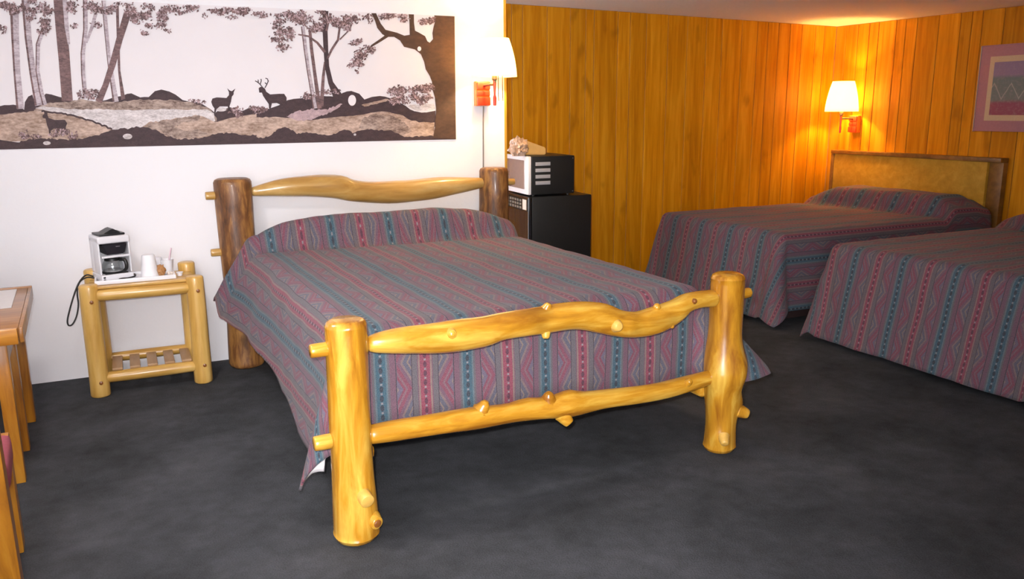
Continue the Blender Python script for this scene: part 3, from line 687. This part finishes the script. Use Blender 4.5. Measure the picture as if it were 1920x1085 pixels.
# ------------------------------------------------------------------ mural on the white wall
MY = WY-.004
def at_wall(px, py, Y=MY):
    d = FWD + RGT*((px-CX)/FPX) - UPV*((py-CY)/FPX); p = CAM + d*(Y/d.y); return (p.x, p.z)
Z1 = lambda P: [at_wall(x/3.617, y/3.617) for x, y in P]
Z2 = lambda P: [at_wall(440+x/3.617, y/3.617) for x, y in P]
mur = thing('forest_mural', 'long sepia mural of deer among woodland trees on the white wall', 'mural', (0, 0, 0))
def paint(name, col, rough=.7, vary=.35, vs=25, alt=None):
    t = NT(name); v = t.coord(scale=(1, 1, 2.2)); f = t.noise(v, vs, 4, .65); g = t.noise(v, vs*4, 3, .7)
    f = t.math('ADD', t.math('MULTIPLY', f, .6), t.math('MULTIPLY', g, .4))
    a = tuple(x*(1-vary) for x in col); b = alt or tuple(min(.9, x*(1+vary)) for x in col)
    return t.set(col=t.ramp(f, [(.36, a), (.64, b)]), rough=rough)
PM = dict(sky=plain('mural_sky', (.80, .76, .78), .7, .03, 6), dark=paint('mural_dark', (.055, .030, .034), vary=.3), mid=paint('mural_brown', (.28, .17, .14), vary=.55, vs=14, alt=(.50, .38, .32)),
          tan=paint('mural_tan', (.40, .26, .19), vary=.35, vs=9, alt=(.62, .46, .38)), pale=paint('mural_pale', (.66, .58, .58), vary=.35, vs=16, alt=(.80, .74, .74)),
          bark=paint('mural_bark', (.17, .10, .10), vary=.5, vs=20), lbark=paint('mural_light_bark', (.46, .36, .40), vary=.35, vs=20, alt=(.66, .58, .62)),
          big=paint('mural_trunk', (.075, .036, .022), vary=.25, vs=8), leaf=paint('mural_leaf', (.22, .135, .135), vary=.5), leaf2=paint('mural_leaf_dark', (.10, .055, .055), vary=.4), leaf3=paint('mural_leaf_pale', (.46, .33, .35), vary=.3))
x0, _ = at_wall(-130, 140); x1, zt_ = at_wall(852, 30.4); _, zb_ = at_wall(852, 261.3)
bg = box('mural_panel', x0, x1, MY, WY-.0005, zb_, zt_, PM['sky'], mur)
layer = [0]
def clipz(P): return [(min(max(x, x0), x1), min(max(z, zb_+.0005), zt_-.0005)) for x, z in P]
def flat(name, P, mat, lift=None, parent=None):
    layer[0] += 1
    y0 = MY-.0003-.00006*layer[0]
    Q = []
    for p in clipz(P):
        if not Q or (Vector(p)-Vector(Q[-1])).length > 1e-5: Q.append(p)
    co = [Vector((p[0], y0, p[1])) for p in Q]
    me = bpy.data.meshes.new(name); me.from_pydata(co, [], tessellate_polygon([co]))
    return link(name, me, parent or mur, PM[mat])
def jag(P, step=14, amp=5, seed=0):
    """roughen the outline (zoomed pixels)"""
    out = []
    rnd = random.Random(seed)
    for (a, b), (c, d) in zip(P, P[1:]):
        n = max(1, int(math.hypot(c-a, d-b)/step))
        for i in range(n): out.append((a+(c-a)*i/n+rnd.uniform(-amp, amp)*.4, b+(d-b)*i/n+rnd.uniform(-amp, amp)))
    out.append(P[-1]); return out
def strip(L, R_): return L + R_[::-1]
def stroke(P, w):
    L, R_ = [], []
    for i, (x, y) in enumerate(P):
        a = P[max(i-1, 0)]; b = P[min(i+1, len(P)-1)]; dx, dy = b[0]-a[0], b[1]-a[1]; n = math.hypot(dx, dy) or 1
        ww = w[i] if isinstance(w, (list, tuple)) else w
        L.append((x-dy/n*ww, y+dx/n*ww)); R_.append((x+dy/n*ww, y-dx/n*ww))
    return strip(L, R_)
# ground, from back to front
flat('painted_hill', Z1(jag([(-500, 720), (-300, 690), (0, 720), (60, 712), (120, 712), (165, 745), (168, 690), (190, 655), (218, 640), (240, 700), (290, 660), (310, 635), (350, 640), (400, 655), (440, 665), (500, 690), (560, 680), (650, 690), (720, 680), (760, 660), (830, 650), (890, 630), (950, 660), (1010, 655), (1050, 620), (1095, 607), (1150, 622), (1190, 640), (1240, 680), (1300, 690), (1350, 690), (1400, 720), (1460, 770), (1480, 750), (1560, 730), (1610, 740), (1660, 760), (1740, 735)], 30, 4, 1) + [(1745, 860), (-500, 860)]), 'dark')
flat('painted_hill', Z2(jag([(-10, 730), (30, 760), (90, 735), (150, 725), (230, 735), (300, 715), (360, 680), (400, 668), (480, 665), (560, 652), (650, 650), (705, 658), (730, 628), (790, 615), (845, 635), (880, 672), (930, 655), (985, 648), (1050, 662), (1110, 690), (1160, 720), (1200, 752), (1280, 765), (1362, 750)], 30, 3, 2) + [(1362, 860), (-10, 860)]), 'dark')
flat('painted_meadow', Z1(jag([(300, 700), (460, 690), (560, 672), (680, 690), (800, 690), (950, 675), (1150, 678), (1300, 692), (1420, 735), (1470, 800)], 20, 4, 3) + [(1470, 870), (250, 870), (230, 745)]), 'mid')
flat('painted_river', Z1(jag([(240, 735), (300, 720), (420, 735), (560, 742), (700, 740), (900, 748), (1100, 740), (1280, 742), (1400, 738), (1450, 770), (1460, 820)], 25, 4, 4) + [(1400, 850), (1100, 870), (900, 900), (760, 890), (600, 820), (430, 775)]), 'pale')
flat('painted_meadow', Z1([(-500, 780), (-250, 770)] + jag([(0, 775), (120, 765), (260, 752), (430, 768), (540, 790), (640, 825), (720, 850), (790, 890)], 18, 4, 5) + [(790, 960), (-500, 960)]), 'tan')
flat('painted_edge', Z1(stroke(jag([(280, 752), (430, 770), (540, 794), (640, 828), (760, 876)], 14, 5, 6), 6)), 'dark')
flat('painted_meadow', Z1(jag([(960, 870), (1010, 830), (1120, 815), (1220, 800), (1340, 780), (1380, 790)], 14, 7, 7) + [(1460, 830), (1560, 800), (1740, 770), (1740, 950), (960, 950)]), 'tan')
flat('painted_brush', Z1(jag([(980, 880), (1015, 835), (1120, 815), (1230, 795), (1360, 780), (1350, 815), (1250, 830), (1180, 860), (1250, 890), (1350, 880), (1420, 910), (1300, 935), (1150, 935), (1080, 880)], 12, 6, 17)), 'mid')
flat('painted_meadow', Z2(jag([(-10, 820), (100, 800), (280, 790), (360, 800), (520, 815), (640, 790), (850, 775), (1000, 755), (1120, 775), (1200, 820), (1355, 830)], 22, 4, 8) + [(1352, 945), (-10, 945)]), 'tan')
flat('painted_brush', Z2(jag([(350, 790), (420, 755), (520, 740), (620, 745), (730, 700), (700, 745), (600, 780), (520, 812), (430, 820)], 12, 6, 9)), 'leaf3')
flat('painted_hill', Z2(jag([(520, 812), (640, 770), (720, 720), (800, 700), (860, 720), (960, 690), (1080, 695), (1180, 740), (1240, 765), (1362, 760), (1362, 822), (1250, 830), (1130, 770), (1000, 752), (850, 780), (700, 792)], 24, 3, 10)), 'dark')
flat('painted_brush', Z2(jag([(840, 870), (870, 800), (960, 770), (1080, 790), (1150, 830), (1200, 890), (1130, 925), (1000, 880)], 12, 7, 11)), 'mid')
flat('painted_brush', Z2(jag([(860, 710), (960, 685), (1040, 668), (1050, 682), (980, 700), (880, 722)], 14, 3, 12)), 'tan')
flat('painted_brush', Z2(jag([(1160, 715), (1350, 700), (1364, 745), (1240, 752)], 14, 4, 13)), 'pale')
flat('painted_ground', Z1([(-500, 950), (-200, 960), (0, 948)] + jag([(120, 962), (230, 940), (330, 940), (450, 950), (560, 940), (620, 925), (700, 905), (760, 880), (830, 868), (880, 872), (925, 858), (1000, 868), (1060, 880), (1120, 915), (1190, 942), (1300, 940), (1400, 925), (1480, 905), (1560, 900), (1650, 915), (1740, 915)], 12, 6, 14) + [(1745, 1100), (-500, 1100)]), 'dark')
flat('painted_ground', Z2(jag([(-10, 905), (90, 930), (200, 932), (250, 915), (285, 880), (340, 862), (395, 885), (420, 905), (500, 898), (580, 912), (660, 915), (720, 885), (770, 878), (800, 905), (830, 885), (900, 876), (1000, 882), (1060, 880), (1100, 905), (1150, 928), (1360, 918)], 12, 5, 15) + [(1500, 918), (1500, 1100), (-10, 1100)]), 'dark')
def blob(cx, cy, rx, ry, f): return f([(cx+rx*cos(a*pi/8), cy+ry*sin(a*pi/8)) for a in range(16)])
flat('painted_stone', blob(865, 925, 32, 19, Z1), 'pale'); flat('painted_stone', blob(318, 970, 26, 13, Z1), 'pale'); flat('painted_stone', blob(796, 680, 27, 37, Z2), 'sky')
flat('painted_stone', blob(1500, 742, 36, 14, Z1), 'pale'); flat('painted_stone', blob(815, 912, 9, 8, Z2), 'pale')
# slim trees
def tree(pts, wd, mat, f, edge=True, branches=()):
    o = flat('painted_tree', f(stroke(pts, wd)), mat)
    if edge:
        ww = [x*.30 for x in wd] if isinstance(wd, (list, tuple)) else wd*.30
        off = wd if not isinstance(wd, (list, tuple)) else max(wd)
        flat('trunk_shadow', f(stroke([(x-off*.72, y) for x, y in pts], ww)), 'bark', parent=o)
    for bp, bw in branches: flat('branch', f(stroke(bp, bw)), 'bark' if mat != 'lbark' else mat, parent=o)
    return o
tree([(-260, -60), (-250, 300), (-230, 720)], 26, 'lbark', Z1)
tree([(98, 60), (105, 250), (118, 480), (140, 738)], [30, 24, 20, 24], 'lbark', Z1)
tree([(172, 0), (192, 250), (225, 500), (262, 715)], [26, 22, 20, 24], 'lbark', Z1)
tree([(300, 180), (258, 300), (256, 480), (280, 620), (304, 712)], [16, 14, 12, 14, 16], 'lbark', Z1)
tree([(410, 0), (420, 180), (442, 420), (462, 685)], [46, 36, 33, 32], 'bark', Z1)
tree([(440, 0), (452, 180), (468, 300)], [16, 14, 8], 'lbark', Z1, False)
tree([(578, 0), (580, 200), (562, 360), (565, 500), (580, 668)], [16, 15, 14, 13, 14], 'lbark', Z1, True, [([(650, 90), (625, 180), (585, 290)], [12, 12, 8])])
tree([(705, 0), (725, 220), (745, 420), (785, 690)], [11, 10, 10, 20], 'lbark', Z1)
tree([(795, 40), (802, 300), (808, 480), (836, 675)], [10, 9, 8, 14], 'bark', Z1, False)
tree([(868, 80), (812, 260), (765, 430), (715, 580), (668, 690)], [26, 22, 22, 20, 24], 'bark', Z1, False)
tree([(462, 180), (480, 330), (500, 470), (545, 735)], [12, 12, 11, 14], 'lbark', Z2)
tree([(508, 190), (520, 330), (540, 480), (575, 735)], [10, 11, 11, 15], 'bark', Z2, False)
tree([(612, 420), (600, 520), (588, 720)], [8, 10, 14], 'bark', Z2, False)
tree([(615, 75), (612, 200), (618, 340), (625, 450), (650, 560), (705, 665)], [20, 17, 16, 15, 17, 34], 'dark', Z2, False,
     [([(430, 234), (500, 246), (560, 290), (612, 355)], [5, 6, 8, 10]), ([(650, 90), (632, 160), (622, 210)], [9, 8, 8]), ([(712, 180), (700, 270), (655, 340), (628, 400)], [7, 8, 8, 7]), ([(770, 210), (712, 268)], [4, 5])])
# the big trunk at the right end
bigt = flat('painted_tree', Z2([(1500, 90), (1352, 90), (1356, 150), (1346, 190), (1340, 225), (1344, 265), (1322, 290), (1306, 280), (1290, 245), (1250, 222), (1222, 208), (1215, 150), (1214, 90), (1178, 90), (1184, 150), (1186, 236), (1150, 242), (1100, 222), (1022, 202), (990, 160), (958, 90), (926, 90), (950, 140), (966, 190), (1000, 232), (1030, 250), (1080, 250), (1120, 275), (1148, 318), (1220, 335), (1262, 368), (1284, 420), (1294, 470), (1322, 515), (1337, 555), (1338, 600), (1356, 660), (1364, 740), (1358, 850), (1345, 935), (1500, 960)]), 'big')
flat('branch', Z2(stroke([(1040, 238), (985, 275), (930, 310), (880, 370)], [11, 9, 7, 4])), 'big', parent=bigt)
flat('knot_hole', blob(1251, 331, 13, 16, Z2), 'sky', parent=bigt)
# deer
flat('painted_deer', Z1([(1432, 690), (1440, 668), (1470, 660), (1535, 664), (1552, 645), (1552, 625), (1540, 598), (1558, 614), (1572, 618), (1596, 600), (1584, 626), (1584, 640), (1572, 655), (1566, 690), (1556, 720), (1560, 752), (1548, 752), (1544, 722), (1490, 722), (1468, 740), (1462, 765), (1452, 764), (1454, 735), (1440, 715)]), 'dark')
flat('painted_deer', Z1([(288, 785), (300, 772), (300, 745), (310, 760), (322, 752), (322, 778), (330, 800), (370, 812), (440, 812), (456, 835), (446, 862), (452, 912), (442, 912), (432, 878), (420, 900), (412, 875), (365, 872), (344, 886), (344, 915), (334, 915), (330, 878), (318, 845), (310, 805), (290, 798)]), 'dark')
stag = flat('painted_deer', Z2([(162, 598), (172, 590), (186, 588), (204, 600), (214, 622), (240, 640), (300, 636), (335, 636), (352, 662), (350, 700), (362, 740), (345, 745), (330, 715), (322, 745), (308, 742), (306, 708), (285, 698), (252, 700), (244, 735), (232, 735), (230, 705), (212, 680), (192, 650), (184, 628), (166, 628)]), 'dark')
for P in ([(188, 592), (170, 570), (152, 555), (138, 548)], [(160, 562), (158, 540)], [(172, 572), (180, 548), (178, 535)], [(204, 596), (216, 575), (226, 552), (222, 535), (208, 530)], [(218, 572), (204, 560)], [(226, 552), (228, 545)]):
    flat('antler', Z2(stroke(P, 3.2)), 'dark', parent=stag)
# leaves: too many to count, one foliage part per crown
def foliage(f, spots, dens=1., seed=0, size=8.5, clipy=None):
    rnd = random.Random(seed); bms = {k: bmesh.new() for k in ('leaf', 'leaf2', 'leaf3')}
    for cx, cy, rx, ry in spots:
        cl = [(cx+rnd.uniform(-.8, .8)*rx, cy+rnd.uniform(-.8, .8)*ry) for _ in range(max(3, int(rx*ry/700)))]
        for _ in range(int(rx*ry*.045*dens)):
            c = rnd.choice(cl); x = c[0]+rnd.gauss(0, 17); y = c[1]+rnd.gauss(0, 11)
            if ((x-cx)/rx)**2+((y-cy)/ry)**2 > 1.25: continue
            mk = rnd.choices(('leaf', 'leaf2', 'leaf3'), (.45, .3, .25))[0]
            a = rnd.uniform(0, pi); l = rnd.uniform(.6, 1.5)*size; w_ = l*rnd.uniform(.35, .7)
            q = [(x+l*cos(a), y+l*sin(a)), (x-w_*sin(a), y+w_*cos(a)), (x-l*cos(a), y-l*sin(a)), (x+w_*sin(a), y-w_*cos(a))]
            W_ = clipz(f(q)); yy = MY-.0075-rnd.uniform(0, .0008)
            vs = [bms[mk].verts.new((p[0], yy, p[1])) for p in W_]
            try: bms[mk].faces.new(vs)
            except ValueError: pass
    for k, b in bms.items():
        if b.faces:
            bmesh.ops.recalc_face_normals(b, faces=b.faces); o = bm_obj('foliage', b, PM[k], mur); o['kind'] = 'stuff'
        else: b.free()
foliage(Z1, [(-300, 40, 160, 70), (40, 55, 90, 50), (20, 200, 30, 30), (130, 60, 60, 50), (270, 80, 90, 100), (300, 200, 60, 35), (510, 50, 60, 45), (630, 60, 70, 60), (500, 180, 25, 20), (650, 170, 40, 20), (745, 55, 50, 45)], 1.2, 1)
foliage(Z1, [(850, 55, 70, 45), (960, 90, 90, 70), (1060, 130, 90, 65), (980, 215, 30, 25), (1130, 215, 25, 25), (1180, 65, 90, 35), (1300, 62, 100, 22), (1450, 75, 130, 26), (1390, 110, 22, 18), (1570, 118, 40, 16), (1650, 85, 100, 20)], 1.1, 2)
foliage(Z2, [(60, 75, 100, 25), (180, 90, 60, 30), (330, 130, 90, 60), (310, 240, 90, 70), (330, 330, 50, 30), (440, 140, 90, 75), (540, 150, 70, 70), (600, 110, 70, 45), (720, 130, 90, 60), (800, 160, 70, 70), (800, 270, 55, 35), (900, 130, 40, 30)], 1.1, 3)
foliage(Z2, [(1080, 120, 100, 36), (1290, 130, 60, 36), (870, 380, 60, 55), (910, 330, 40, 35), (820, 430, 50, 35), (780, 450, 20, 25), (830, 480, 12, 18)], 1.3, 4)
foliage(Z2, [(1200, 640, 140, 70), (1120, 630, 80, 50), (1290, 600, 60, 40), (1100, 690, 60, 30), (490, 645, 60, 25), (640, 620, 70, 20), (140, 745, 80, 25), (30, 770, 40, 30)], 1.2, 5)
foliage(Z1, [(590, 640, 60, 40), (640, 620, 50, 30), (200, 910, 90, 30), (480, 910, 90, 30), (380, 900, 70, 25), (1330, 690, 60, 18), (1590, 740, 60, 24)], .9, 6)
